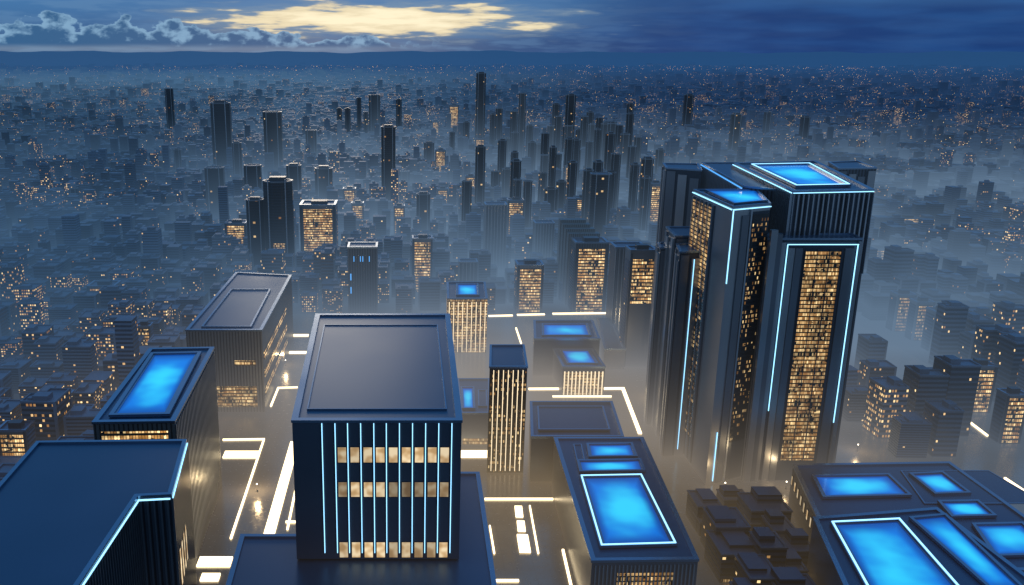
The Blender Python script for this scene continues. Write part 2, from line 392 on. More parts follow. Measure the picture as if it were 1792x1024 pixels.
for s in (((1440,872),(1596,868),(1556,830),(1420,832)),((1636,866),(1700,864),(1650,826),(1590,829)),((1665,906),(1745,904),(1712,876),(1640,877)),((1740,975),(1850,972),(1790,915),(1700,917))):
    skylight(r,o,Q(30,*s),29.3,1.8)
panel(r,o,Q(30,(1618,880),(1830,880),(1730,822),(1576,822)),29.05,.8,.6)
a,bb=q[3],q[0]
for j in range(14):
    s=4+j*9.5; w=wpart(r,o,'window','dark',(a,bb,s-1.6,s+1.6,16,23,.0,.4)); wpart(w,o,'pane','window',(a,bb,s-1.2,s+1.2,16.5,22.5,.2,.5))
q=Q(42,(1508,1090),(1900,1085),(1640,888),(1424,905))
r,o,poly=building('office_block','corner foreground block at lower right with two long blue roof lights','office building',q,42,wall='wall',rw=2.2)
skylight(r,o,Q(42,(1540,1075),(1716,1068),(1575,908),(1452,914)),41.3,2.2,strip=1.0)
skylight(r,o,Q(42,(1740,1040),(1800,1036),(1655,900),(1590,906)),41.3,1.8)

# ---- the big tower complex
q=Q(210,(1388,334),(1529,331),(1428,281),(1284,285))
r,o,main=building('high_rise','tallest silver high-rise at right with glowing blue crown and golden window strip','high-rise',q,210,wall='ribdark',rw=3)
org=o
skylight(r,o,Q(210,(1392,327),(1490,325),(1418,287),(1312,289)),209.4,3.0,strip=.9)
for (a,bb) in ((q[0],q[1]),(q[3],q[0])):
    L2=math.dist(a,bb); n=max(8,int(L2/3.6)); b=MB()
    for j in range(n+1): b.wbox(a,bb,max(0,j*L2/n-.5),min(L2,j*L2/n+.5),150,207.5,.02,1.6)
    b.build('fin_screen',M['fin'],r,o)
    wpart(r,o,'light_strip','cyan',(a,bb,0,L2,208.2,208.7,.55,1.0))
def block(r,org,poly,z1,z0=0,wall='wall',name='tower_block'):
    if area(poly)<0: poly=poly[::-1]
    b=MB(); b.walls(poly,z0,z1-.8,uid()); w=b.build(name,M[wall],r,org)
    b=MB(); b.cap(inset(poly,1.0),z1-1.0); b.build('roof',M['roof'],w,org)
    b=MB(); b.ring(inset(poly,-.3),1.6,z1-1.4,z1); b.build('parapet',M['rim'],w,org)
    return w
x0,x1=249,313
fp=[(x0,585),(x1,585),(x1+2,603),(x0+6,603)]
block(r,org,fp,180,wall='dark',name='front_slab')
A,B=fp[0],fp[1]
wpart(r,org,'pilaster','lightclad',(A,B,.5,5,0,186,.02,3.5)); wpart(r,org,'pilaster','wall',(A,B,5.01,9,0,183,.02,2.2)); wpart(r,org,'pilaster','lightclad',(A,B,9.01,12,0,177,.02,1.0))
wpart(r,org,'pilaster','lightclad',(A,B,61.3,63.9,0,178,.02,1.6))
wpart(r,org,'wall_panel','lightclad',(A,B,14.5,18.8,0,173,.02,1.0)); wpart(r,org,'wall_panel','wall',(A,B,19.2,24,0,173,.02,1.3)); wpart(r,org,'wall_panel','wall',(A,B,53,59.5,0,173,.02,1.0))
wpart(r,org,'wall_panel','dark',(A,B,24.5,52.5,0,175,.02,.4))
wpart(r,org,'curtain_wall','gold',(A,B,26.5,50.5,16,171,.4,.6))
for s_ in (26,34.3,42.6,50.6): wpart(r,org,'mullion','dark',(A,B,s_-.25,s_+.25,16,172,.6,1.3))
wpart(r,org,'light_strip','cyan',(A,B,13,61,175.6,176.1,1.6,2.2))
wpart(r,org,'light_strip','cyan',(A,B,13,13.4,55,175.6,1.2,2.0)); wpart(r,org,'light_strip','cyan',(A,B,60.5,60.9,46,175.6,1.2,2.0))
q3=Q(203,(1283,361),(1349,355),(1326,331),(1214,331))
block(r,org,q3,203,wall='lightclad',name='corner_block')
skylight(r,org,Q(203,(1284,358),(1344,352.5),(1324,332.5),(1232,333)),202.4,1.0)
wl=[q3[3],q3[0]]; L3=math.dist(*wl)
wpart(r,org,'wall_panel','dark',(wl[0],wl[1],1,L3*.6,2,198,.01,.3))
wpart(r,org,'curtain_wall','gold',(wl[0],wl[1],3,L3*.55,135,196,.3,.6)); wpart(r,org,'curtain_wall','golddim',(wl[0],wl[1],3,L3*.55,20,134.8,.3,.6))
for i in range(6): wpart(r,org,'mullion','fin',(wl[0],wl[1],3+i*L3*.104,3.7+i*L3*.104,2,198,.3,1.6))
wpart(r,org,'light_strip','cyan',(wl[0],wl[1],0,L3,200.3,200.9,.35,.9)); wpart(r,org,'light_strip','cyan',(q3[0],q3[1],0,math.dist(q3[0],q3[1]),200.3,200.9,.35,.9))
wpart(r,org,'light_strip','cyan',(q3[0],q3[1],.3,.75,150,200,.05,.6))
wpart(r,org,'light_strip','cyan',(q3[0],q3[1],6,6.4,2,40,.05,.6))
Lf=math.dist(q3[0],q3[1])
wpart(r,org,'wall_panel','dark',(q3[0],q3[1],Lf*.50,Lf*.995,0,198,.01,.2))
wpart(r,org,'curtain_wall','golddim',(q3[0],q3[1],Lf*.55,Lf*.97,30,196,.2,.4))
wpart(r,org,'pilaster','fin',(q3[0],q3[1],Lf*.46,Lf*.50,0,200,.02,1.2)); wpart(r,org,'pilaster','wall',(q3[0],q3[1],Lf*.26,Lf*.44,0,196,.02,.8))
q5=Q(205,(1300,327),(1386,336),(1292,286),(1228,286))
block(r,org,q5,206,wall='ribdark',name='crown_wing')
a,bb=q5[3],q5[0]
L2=math.dist(a,bb); b=MB(); n=30
for j in range(n+1): b.wbox(a,bb,max(0,j*L2/n-.5),j*L2/n+.5,150,203,.02,1.4)
b.build('fin_screen',M['fin'],r,org)
wpart(r,org,'light_strip','blue_panel',(a,bb,0,L2,203.4,204.2,.4,.9))
def slab(label,z,pts,wall,**kk):
    q=Q(z,*pts); r,o,_=building('slab_tower',label,'tower',q,z,wall=wall,rw=1.6,**kk)
    for (a,bb) in ((q[0],q[1]),(q[3],q[0])):
        L2=math.dist(a,bb); n=max(2,int(L2/8))
        for j in range(n):
            wpart(r,o,'wall_panel','lightclad' if j%2 else 'wall',(a,bb,(j+.10)*L2/n,(j+.84)*L2/n,0,z-3-(j%3)*2.5,.02,.9+.7*(j%2)))
    return r,o,q
r,o,q=slab('grey slab tower with two thin blue light lines left of the golden-windowed high-rise',162,((1190,440),(1247,438),(1232,424),(1184,426)),'dark')
L2=math.dist(q[0],q[1]); wpart(r,o,'light_strip','cyan',(q[0],q[1],10.6,11.0,6,156,1.7,2.1))
wpart(r,o,'light_strip','blue_panel',(q[0],q[1],L2-.8,L2-.3,20,158,.05,.8))
r,o,q=slab('narrow grey slab tower, leftmost of those standing against the high-rise',152,((1156,433),(1184,431),(1178,422),(1151,424)),'dark')
wpart(r,o,'light_strip','blue_panel',(q[0],q[1],6,6.6,20,148,1.6,2.0))
slab('tall plain grey slab rising behind the narrow slab towers',203,((1166,293),(1228,297),(1222,286),(1160,285)),'dark')
slab('stepped grey tower squeezed between the plain slab and the high-rise',167,((1182,412),(1232,412),(1220,396),(1166,396)),'dark')
slab('dark ribbed tower whose crown peeks out behind the blue-topped high-rise',203,((1468,294),(1534,293),(1502,281),(1450,283)),'ribdark')

def rect(xl,xr,yf,yb,z):
    a=W(xl,yf,z); c_=W(xr,yf,z); yb_=W(xl,yb,z)[1]
    return [(a[0],a[1]),(c_[0],a[1]),(c_[0],yb_),(a[0],yb_)]
hs=[(1222,1264,886,858,18,'small dark flat block nearest the foot of the high-rise'),(1268,1312,874,856,13,'low dark block beside the nearest one in the small cluster'),
(1316,1386,894,862,22,'tall dark flat block against the wide building with four roof lights'),(1254,1313,922,888,24,'dark stepped block second from the plaza in the small cluster'),
(1315,1353,916,900,14,'low dark shed in the middle of the small cluster'),(1354,1394,928,902,20,'narrow dark block near the wide low building'),
(1264,1331,970,928,19,'broad dark block at the left of the lower cluster'),(1333,1378,958,930,26,'tallest dark block in the small cluster'),
(1380,1428,964,936,17,'dark block touching the ribbed side of the wide low building'),(1314,1367,1012,970,22,'foreground dark block left of the corner foreground block'),
(1370,1414,998,968,14,'low dark block between the foreground ones'),(1374,1448,1050,1004,20,'nearest dark block in the cluster at the bottom edge'),
(1226,1252,914,896,10,'smallest dark block at the plaza side of the cluster'),(1306,1352,1064,1018,16,'dark block cut by the bottom edge of the frame')]
for hi,(xl,xr,yf,yb,z,lab) in enumerate(hs):
    q=rect(xl,xr,yf,yb,z); r,o,p=building('low_block',lab,'building',q,z,wall='rightlow',roof='roof',rim='slate',rw=.8,rh=.9,group='small dark blocks at the foot of the high-rise')
    w_=q[1][0]-q[0][0]; d_=q[2][1]-q[1][1]; fx=.06 if hi%2 else .30; fy=.25+.1*(hi%3); ww=.62
    sb=[(q[0][0]+w_*fx,q[0][1]+d_*fy),(q[0][0]+w_*(fx+ww),q[0][1]+d_*fy),(q[0][0]+w_*(fx+ww),q[0][1]+d_*.94),(q[0][0]+w_*fx,q[0][1]+d_*.94)]
    zt=z+2+1.6*(hi%3)
    b=MB(); b.walls(sb,z-.9,zt,uid()); us=b.build('upper_storey',M['rightlow'],r,o)
    b=MB(); b.cap(sb,zt); b.build('roof',M['roof'],us,o)
    if hi in (2,5,6,9,11): wpart(r,o,'window_band','gold',(q[0],q[1],1,w_-1,.6,3.0,.03,.2)); wpart(r,o,'window_band','golddim',(q[0],q[1],1,w_-1,7,9.6,.03,.2))

# ------------------------------------------------------------ mid-distance towers
T=[
(287,301,155,236,'d','lone thin dark tower far off at the left'),
(366,400,180,312,'d','tall dark twin-edged tower, the widest of the far left skyline'),
(459,491,196,312,'d','tall dark tower second from left in the skyline'),
(356,389,294,390,'d','dark tower in front of the twin-edged tower at left'),
(429,460,350,474,'d','flat topped dark slab beside the rounded dark tower'),
(458,509,318,476,'r','rounded dark glass tower with lit lower corner at left'),
(589,598,190,242,'d','thin dark tower, left one of a pair left of the skyline centre'),
(603,613,190,244,'d','thin dark tower, right one of a pair left of the skyline centre'),
(624,632,171,236,'d','very thin dark tower standing beside the broader dark one'),
(645,665,166,246,'d','broad far dark tower left of the skyline centre'),
(667,692,222,357,'d','tall dark tower in front of the skyline, left of centre'),
(693,703,174,236,'d','thin far tower right of the broad dark one'),
(834,851,128,268,'d','tallest far tower at the skyline centre'),
(909,921,163,292,'d','tall narrow tower right of the tallest far tower'),
(534,553,228,286,'d','short dark far tower between two tall left ones'),
(393,430,390,447,'l','squat lit block left of the rounded dark tower'),
(524,587,358,460,'l','wide block with glowing office floors in the left middle distance'),
(608,660,432,548,'b','dark tower with blue points of light behind the central block'),
(722,757,417,512,'l','lit tower in the mist directly above the central block'),
(729,753,340,417,'d','dark tower rising behind the lit tower above the central block'),
(615,636,355,420,'l','narrow lit tower left of the mist'),
(689,708,360,416,'l','small lit tower left of the dark tower in the mist'),
(765,784,330,372,'l','small lit tower right of the dark tower in the mist'),
(762,780,262,311,'l','far lit tower below the tallest far tower'),
(832,848,242,277,'l','tiny lit tower at the foot of the tallest far tower'),
(815,832,308,346,'l','tiny lit tower in the middle of the skyline'),
(850,888,358,484,'k','dark ribbed slab rising out of the mist at the centre'),
(889,918,350,426,'l','lit tower right of the dark ribbed slab'),
(906,952,463,547,'l','broad lit block in mist behind the plaza'),
(937,971,390,458,'k','ribbed grey block behind the plaza'),
(1008,1066,424,548,'s','stepped grey building with lit front left of the high-rise'),
(1008,1037,346,402,'l','lit block right of centre in the middle distance'),
(1037,1073,305,432,'d','dark tower with pale edges right of centre'),
(1078,1132,432,600,'k','ribbed brown-grey tower next to the half-lit tower'),
(1104,1150,437,642,'h','half-lit tower closest to the left side of the high-rise'),
(954,976,331,392,'d','small dark tower right of centre'),
(880,898,296,360,'d','dark short tower at the centre of the middle distance'),
(919,939,318,354,'l','tiny lit block right of the centre'),
(1125,1146,278,396,'d','dark tower left of the plain grey slab'),
(1140,1160,320,402,'l','lit narrow tower against the plain grey slab'),
(425,455,290,350,'d','misty dark tower behind the flat topped slab'),
(500,526,290,352,'d','misty dark tower right of the rounded one'),
(550,581,295,356,'d','misty dark tower above the wide glowing block'),
(1018,1030,204,290,'d','dark tower at left end of the tight right-hand cluster'),
(1031,1043,218,300,'d','second dark tower of the tight right-hand cluster'),
(1045,1056,206,284,'d','third dark tower of the tight right-hand cluster'),
(1060,1080,213,296,'d','broad dark tower at right end of the tight right-hand cluster'),
(992,1009,166,272,'d','pale misty tower left of the tight cluster'),
(968,980,182,262,'d','thin misty tower left of the pale misty tower'),
(1283,1301,200,282,'d','misty tower directly above the blue-topped high-rise'),
(1200,1216,166,236,'d','misty far tower left of the one above the high-rise'),
(882,893,242,300,'d','dark narrow tower, left of a close pair at centre'),
(896,908,232,306,'d','dark narrow tower, right of a close pair at centre'),
(858,868,200,270,'d','thin short tower right of the tallest far tower'),
(757,768,212,248,'l','faintly lit far tower, left of two'),
(786,803,183,238,'l','faintly lit far tower, right of two'),
(600,622,330,372,'l','small lit block above the narrow lit tower'),
(120,134,330,366,'d','isolated small dark tower far left'),
(303,315,262,312,'d','small misty tower at left below the lone thin tower'),
(1000,1018,262,322,'d','dark tower between the centre and the tight cluster'),
(968,984,270,330,'d','slim dark tower right of the narrow pair'),
(1040,1058,275,312,'l','lit low tower below the tight cluster'),
(804,836,458,520,'k','small misty ribbed block above the small square tower'),
(700,716,300,338,'d','short misty tower left of the dark mist tower'),
(1088,1104,235,300,'d','slim tower right of the tight cluster'),
(1112,1124,240,310,'d','slim misty tower between cluster and plain slab'),
(1340,1352,196,250,'d','small misty tower over the right shoulder of the high-rise'),
(1405,1420,205,262,'d','small misty tower far right beyond the crown'),
(990,1000,290,345,'l','thin lit tower right of centre'),
(742,760,250,292,'d','short dark tower left of the lit one under the tallest tower'),
(636,644,196,246,'d','needle-thin tower pressed to the broad far dark tower'),
(811,822,214,262,'d','slim dark tower just left of the tallest far tower'),
(868,880,190,262,'d','slim dark tower just right of the tallest far tower'),
(922,934,220,290,'d','slim dark tower right of the tall narrow one'),
(938,950,252,306,'d','slim shorter tower, second right of the tall narrow one'),
(1034,1050,345,396,'d','stocky dark tower in front of the lit low tower'),
(975,992,318,384,'d','dark tower beside the small dark one right of centre'),
(860,876,300,352,'d','slim dark tower left of the dark short central tower'),
(1150,1164,262,318,'d','slim misty tower behind the plain grey slab'),
(405,421,250,330,'d','slim dark tower right of the twin-edged tower'),
(1572,1604,515,580,'l','lit mid-rise block right of the high-rise, first of a misty row'),
(1606,1636,528,596,'l','lit mid-rise block right of the high-rise, second of a misty row'),
(1638,1674,545,616,'l','lit mid-rise block right of the high-rise, third of a misty row'),
(1704,1746,640,722,'l','lit block right of the pale avenue'),
(1764,1800,690,776,'l','lit block at the right edge beyond the avenue'),
(1530,1560,436,472,'l','small lit block by the right flank of the high-rise'),
(1578,1612,382,404,'l','tiny lit block in the far right mist'),
(236,262,570,628,'l','slim lit block behind the left blue-roofed building'),
(78,118,694,757,'l','lit block in the left district, low in the frame'),
(-6,44,752,830,'l','lit block at the left edge above the corner building'),
(152,200,500,545,'l','broad faintly lit block in the upper left district'),
(20,52,586,612,'l','small lit block at the far left edge of the district'),
]
def midtower(xl,xr,top,base,style,label,group=None):
    y0=W(xl,base,0)[1]; xa,z=ZY(xl,top,y0); xb,_=ZY(xr,top,y0); w=xb-xa
    d=w*(.8 if w<60 else .6)
    if group and any(xb+3>a and xa-3<b_ and y0+d+3>c_ and y0-3<e for a,b_,c_,e in FOOT): return False
    name={'l':'office_tower','h':'office_tower','s':'stepped_tower','k':'ribbed_tower'}.get(style,'glass_tower')
    wall={'d':'glassdark','r':'glassdark','b':'ribdark','k':'ribdark','l':'wall','h':'wall','s':'ribdark'}[style]
    if style=='r':
        cxm,cym=(xa+xb)/2,y0+d/2
        poly=[(cxm+w/2*math.cos(t)*1.05,cym+d/2*math.sin(t)*1.05) for t in [math.radians(-165+i*30) for i in range(12)]]
    elif style=='d' and w>14:
        c_=w*.2; poly=[(xa+c_,y0),(xb-c_,y0),(xb,y0+c_),(xb,y0+d-c_),(xb-c_,y0+d),(xa+c_,y0+d),(xa,y0+d-c_),(xa,y0+c_)]
    else: poly=[(xa,y0),(xb,y0),(xb,y0+d),(xa,y0+d)]
    r,o,p=building(name,label,'tower',poly,z,wall=wall,rim='wall' if style in 'dr' else 'rim',rw=max(.8,w*.06),rh=max(1.5,w*.05),group=group)
    FL,FR=(xa,y0),(xb,y0)
    if style in 'dr':
        e=max(.6,w*.035)
        ztop=z+random.uniform(1,4)
        for s in (.2,.8) if w>12 else (.5,):
            wpart(r,o,'fin','fin',(FL,FR,s*w-e/2,s*w+e/2,0,ztop,-.5,1.2))
        if random.random()<.6:
            b=MB(); m_=w*.22; b.prism([(xa+m_,y0+m_),(xb-m_,y0+m_),(xb-m_,y0+d-m_),(xa+m_,y0+d-m_)],z-3,z+max(3,w*.12)); b.build('roof_unit',M['dark'],r,o)
        if style=='r': wpart(r,o,'curtain_wall','goldmid',(FL,FR,w*.32,w*.72,10,z*.32,-.3,.6))
    if style in 'lhs':
        zz0=0 if style!='h' else z*.55; mg=.1*w
        wpart(r,o,'curtain_wall','goldmid',(FL,FR,mg,w-mg,zz0,z*.92,.05,.5))
        wpart(r,o,'pilaster','dark',(FL,FR,0,mg*.8,0,z*.97,.05,1.2)); wpart(r,o,'pilaster','dark',(FL,FR,w-mg*.8,w,0,z*.97,.05,1.2))
        b=MB(); b.prism([(xa+w*.3,y0+d*.3),(xb-w*.25,y0+d*.3),(xb-w*.25,y0+d*.7),(xa+w*.3,y0+d*.7)],z-2,z+3); b.build('roof_unit',M['dark'],r,o)
        if xa>0: a_,b_=(xa,y0+d),(xa,y0)
        else: a_,b_=(xb,y0),(xb,y0+d)
        b=MB(); b.wbox(a_,b_,d*.1,d*.9,0,z*.9,.05,.4); b.build('side_glazing',M['low'],r,o)
    if style=='s':
        for i in range(4):
            b=MB(); x_=xa-3-i*1.0; yy=y0+d+i*14; b.prism([(x_,yy+.1),(xb-4-i*3,yy+.1),(xb-4-i*3,yy+13),(x_,yy+13)],0,z+4+i*3); b.build('rear_block',M['rib'],r,o)
    if style=='b':
        for s in (.2,.42,.5,.72):
            wpart(r,o,'light_strip','blue_panel',(FL,FR,s*w,s*w+.9,z*.78,z*.86,.05,.5))
        for zz in (z*.5,z*.3): wpart(r,o,'light_strip','blue_panel',(FL,FR,w*.08,w*.12,zz,zz+8,.05,.5))
    if style=='k':
        n=max(5,int(w/4)); b=MB()
        for j in range(n+1): b.wbox(FL,FR,max(0,j*w/n-.4),min(w,j*w/n+.4),0,z-2,.02,1.3)
        b.build('fin_screen',M['fin'],r,o)
    return True
for t in T: midtower(*t)
rs=random.Random(5); cnt=0
for _ in range(160):
    if cnt>=46: break
    xc=rs.gauss(1010,90); base=rs.uniform(255,430)
    if not 700<xc<1150: continue
    wpx=rs.uniform(9,14)*(base/300); hpx=rs.uniform(55,100)*(base/310)
    if midtower(xc-wpx/2,xc+wpx/2,base-hpx,base,'d','slim dark glass tower in the crowded skyline between centre and high-rise','slim dark towers crowding the skyline left of the high-rise'): cnt+=1

# ------------------------------------------------------------ low district
def proto(w,d,h,kind):
    me=empty('low_rise_block',(0,0,0),'x','building')
    poly=[(-w/2,-d/2),(w/2,-d/2),(w/2,d/2),(-w/2,d/2)]
    if kind%3==1: poly=[(-w/2,-d/2),(w/2,-d/2),(w/2,d*.1),(w*.1,d*.1),(w*.1,d/2),(-w/2,d/2)]
    b=MB(); b.walls(poly,0,h,kind*3+1); b.build('wall',M['low'],me)
    if kind%2==0:
        b=MB(); n=int(h/3.4)
        for i in range(1,n+1):
            zz=i*3.4-.1; b.ring(inset(poly,-.18),.22,zz,zz+.22)
        b.build('floor_ledge',M['lowroof'],me)
    else:
        for sx,sy in ((-1,-1),(1,-1)): 
            b=MB(); cx_,cy_=sx*w*.5,sy*d*.5; b.prism([(cx_-1,cy_-.4),(cx_+1,cy_-.4),(cx_+1,cy_+1.2),(cx_-1,cy_+1.2)],0,h+.6)
            b.build('corner_pier',M['lowroof'],me)
    b=MB(); b.cap(poly,h); b.ring(inset(poly,-.4),1.1,h-.2,h+1.0); b.build('roof',M['lowroof'],me)
    b=MB(); b.prism([(-w*.4,-d*.25),(-w*.05,-d*.25),(-w*.05,d*.2),(-w*.4,d*.2)],h,h+3.4); b.build('roof_unit',M['lowroof'],me)
    b=MB(); b.prism([(-w*.35,d*.25),(-w*.2,d*.25),(-w*.2,d*.38),(-w*.35,d*.38)],h,h+1.6); b.build('roof_unit',M['lowroof'],me)
    return me
protos=[proto(21,24,34,0),proto(25,24,37.4,1),proto(17,26,30.6,2),proto(27,20,34,3),proto(24,24,47.6,4),proto(20,20,23.8,5)]
def blocked(x,y,w,d):
    for a,b_,c_,e in FOOT:
        if x+w/2>a-2 and x-w/2<b_+2 and y+d/2>c_-2 and y-d/2<e+2: return True
    if -215<x<345+4 and y<1000: return True
    if x>340 and y<620+d/2: return True
    if 468-w/2<x<532+w/2 and y<1500: return True
    if x<-200 and y<330: return True
    return False
cells=[]; y=340.0
while y<25500:
    s=max(30.0,y*.0105); x=-.50*y-60
    while x<.76*y+60:
        s2=s*.9 if (x>340 and y<1300) else s
        px=x+random.uniform(-.14,.14)*s2; py=y+random.uniform(-.14,.14)*s2
        if random.random()<.96: cells.append((px,py,s2))
        x+=s2*(1+ (0.35 if random.random()<.12 else 0))
    y+=s*(1.0 if random.random()<.8 else 1.25)
near=[];mass=[]
for c_ in cells:
    if blocked(c_[0],c_[1],c_[2]*.7,c_[2]*.7): continue
    px,py=PX(c_[0],c_[1],25)
    if c_[1]<1500:
        if not(-30<px<1822 and py<1050): continue
        if 1240<px<1490 and 290<py<850: mass.append(c_); continue
        if 160<px<380 and 610<py: mass.append(c_); continue
        near.append(c_)
    else: mass.append(c_)
near.sort(key=lambda c_:math.hypot(c_[0],c_[1])); mass+=near[295:]; near=near[:295]
used=set()
for (x,y,s) in near:
    i=random.randrange(6)
    if x>340: i=random.choice((1,4,4,0,3))
    src=protos[i]
    if i not in used: o=src; used.add(i)
    else:
        o=src.copy(); C.objects.link(o)
        for ch in list(src.children):
            q=ch.copy(); C.objects.link(q); q.parent=o
    ang=random.choice((0,0,math.pi/2,math.pi))+random.uniform(-.05,.05)
    o.location=(x,y,0); o.rotation_euler=(0,0,ang); sc=s/30*random.uniform(.9,1.1); o.scale=(sc,sc,sc*random.uniform(.5,1.2)*(1.25 if x>340 else .95))
    kind=['square flat-roofed','L-shaped flat-roofed','narrow flat-roofed','wide flat-roofed','tall broad','small squat'][i]
    side='left' if x<-200 else ('right' if x>340 else 'middle')
    dist='nearer' if y<800 else 'farther'
    o['label']=f'{kind} low-rise block in the {dist} {side} misty district'
    o['group']=f'{kind} low-rise blocks, {dist} {side} district'
for i,p in enumerate(protos):
    if i not in used:
        for ch in list(p.children): bpy.data.objects.remove(ch)
        bpy.data.objects.remove(p)
V=[];Fc=[];UV=[];MI=[]
for (x,y,s) in mass:
    w=s*random.uniform(.42,.78); d=s*random.uniform(.42,.78); a=random.uniform(-.1,.1)
    hh=random.uniform(12,42)*(1 if random.random()<.90 else random.uniform(1.3,2.3)); 
    if y>6000: hh*=1.2
    if blocked(x,y,w,d): continue
    ca,sa=math.cos(a),math.sin(a); i=len(V); id_=random.randrange(280)
    cor=[(x+ca*p*w/2-sa*q*d/2,y+sa*p*w/2+ca*q*d/2) for p,q in((-1,-1),(1,-1),(1,1),(-1,1))]
    V+=[(*c_,0) for c_ in cor]+[(*c_,hh) for c_ in cor]
    u=id_*1000+random.randrange(100)*3.6
    kx=max(1.0,s/60)
    for j in range(4):
        j2=(j+1)%4; L_=(w if j%2==0 else d)/kx
        Fc.append((i+j,i+j2,i+4+j2,i+4+j)); UV+=[(u,0),(u+L_,0),(u+L_,hh/kx),(u,hh/kx)]; u+=L_; MI.append(0)
    Fc.append((i+4,i+5,i+6,i+7)); UV+=[(0,0)]*4; MI.append(1)
    if random.random()<.5 and y<6000:
        i=len(V); f=random.uniform(.3,.6); cor=[(x+ca*p*w*f/2-sa*q*d*f/2,y+sa*p*w*f/2+ca*q*d*f/2) for p,q in((-1,-1),(1,-1),(1,1),(-1,1))]
        V+=[(*c_,hh) for c_ in cor]+[(*c_,hh+3.5) for c_ in cor]
        for j in range(4):
            j2=(j+1)%4; Fc.append((i+j,i+j2,i+4+j2,i+4+j)); UV+=[(0,0)]*4; MI.append(1)
        Fc.append((i+4,i+5,i+6,i+7)); UV+=[(0,0)]*4; MI.append(1)
me=bpy.data.meshes.new('city_mass'); me.from_pydata(V,[],Fc); ul=me.uv_layers.new(name='UVMap'); ul.data.foreach_set('uv',np.array(UV,dtype=np.float32).ravel())
me.materials.append(M['city']); me.materials.append(M['lowroof']); me.polygons.foreach_set('material_index',MI); me.update()
o=bpy.data.objects.new('distant_city',me); C.objects.link(o); tag(o,'endless low city blocks fading into blue mist up to the hills','city',kind='stuff')
print('mass',len(mass),'near',len(near),'slim',cnt)
V=[];Fc=[]
for _ in range(12000):
    t=random.random(); y=2600*(24000/2600)**(t**.65); 
    az=random.uniform(-.5,.76)
    if random.random()<.55: az=.76-abs(random.gauss(0,.36))
    x=az*y; s=max(.5,y*.00021)*random.uniform(.6,1.5); z=random.uniform(12,44)
    if blocked(x,y,2,2): continue
    i=len(V); V+=[(x,y,z+s),(x-s,y,z),(x,y-s,z),(x+s,y,z),(x,y+s,z),(x,y,z-s)]
    for a_,b_,c_ in((0,1,2),(0,2,3),(0,3,4),(0,4,1),(5,2,1),(5,3,2),(5,4,3),(5,1,4)): Fc.append((i+a_,i+b_,i+c_))
me=bpy.data.meshes.new('far_lamps'); me.from_pydata(V,[],Fc); me.materials.append(glowmat('amber_lamp',(1,.60,.18),2.4,.45,False))
o=bpy.data.objects.new('distant_lights',me); C.objects.link(o); tag(o,'amber street lights scattered over the far city','street lights',kind='stuff')

# ------------------------------------------------------------ plaza light lines
def gline(pts,w,label):
    P=[W(a,b_,0) for a,b_ in pts]
    c0=P[0]; b=MB()
    n=len(P); Ls=[];Rs=[]
    for i in range(n):
        d=[]
        if i>0: e=(P[i][0]-P[i-1][0],P[i][1]-P[i-1][1]); l=math.hypot(*e); d.append((-e[1]/l,e[0]/l))
        if i<n-1: e=(P[i+1][0]-P[i][0],P[i+1][1]-P[i][1]); l=math.hypot(*e); d.append((-e[1]/l,e[0]/l))
        nx,ny=sum(q[0] for q in d),sum(q[1] for q in d); qq=nx*nx+ny*ny; kk=(w/2)*(2 if len(d)==2 else 1)/qq
        Ls.append((P[i][0]+nx*kk,P[i][1]+ny*kk)); Rs.append((P[i][0]-nx*kk,P[i][1]-ny*kk))
    for i in range(n-1):
        q=[Rs[i],Rs[i+1],Ls[i+1],Ls[i]]; b.prism(q,.125,1.3)
    o=b.build('ground_light',M['warm'],None,(c0[0],c0[1],0)); o.location=(c0[0],c0[1],0); tag(o,label,'light strip','light strips set in the plaza')
for a in [
(((925,682),(1090,681),(1120,760)),3.0,'long bent light strip in front of the small striped pavilion'),
(((967,550),(1063,549)),3,'light strip at the back of the plaza, rightmost of three'),
(((905,552),(953,551)),3,'light strip at the back of the plaza, middle of three'),
(((855,554),(897,553)),3,'light strip at the back of the plaza, leftmost of three'),
(((510,588),(540,588)),5,'short thick light strip behind the central block, farther of two'),
(((503,618),(536,618)),5,'short thick light strip behind the central block, nearer of two'),
(((474,712),(487,680),(521,679)),1.5,'thin bent light strip beside the pinstriped building'),
(((390,771),(462,770),(404,944)),1.3,'thin long light strip bent around the left lawn'),
(((392,797),(452,797)),11,'thick light bar inside the thin bent strip at left'),
(((516,775),(470,940)),7,'broad bright light strip left of the central block'),
(((519,850),(503,928)),1.3,'thin light strip hugging the central block left side'),
(((347,985),(405,985)),10,'thick light bar near the bottom left corner building'),
(((352,1012),(384,1012)),7,'small light bar at the bottom edge by the corner building'),
(((800,796),(857,796)),11,'thick light bar between central block and slim tower'),
(((848,875),(968,875)),1.3,'thin light line across the paving left of the large roof lights'),
(((907,888),(909,906)),5,'top rectangular light panel of three in the paving'),
(((911,914),(913,931)),5,'middle rectangular light panel of three in the paving'),
(((914,938),(919,968)),7,'bottom rectangular light panel of three in the paving'),
(((927,887),(942,970)),1.0,'thin light line right of the three light panels'),
(((857,922),(865,970)),1.0,'thin light line left of the three light panels'),
(((985,964),(1000,1030)),1.4,'thin light line at the foot of the building with large roof lights'),
(((868,1018),(908,1018)),1.3,'short light line at the bottom edge of the frame'),
(((1655,708),(1728,764)),1.5,'light line along the right-hand avenue'),
(((1758,838),(1800,866)),1.4,'light line at the far right beside the wide low building'),
(((967,695),(1070,695)),1.5,'faint light line in front of the small pavilion'),
(((500,915),(524,915)),1.3,'tiny cross light line by the podium'),
(((903,575),(912,602)),1.6,'short light line between the small square tower and the wide pavilion'),
(((1070,556),(1098,612)),1.6,'light line along the plain grey wing'),
]: gline(*a)
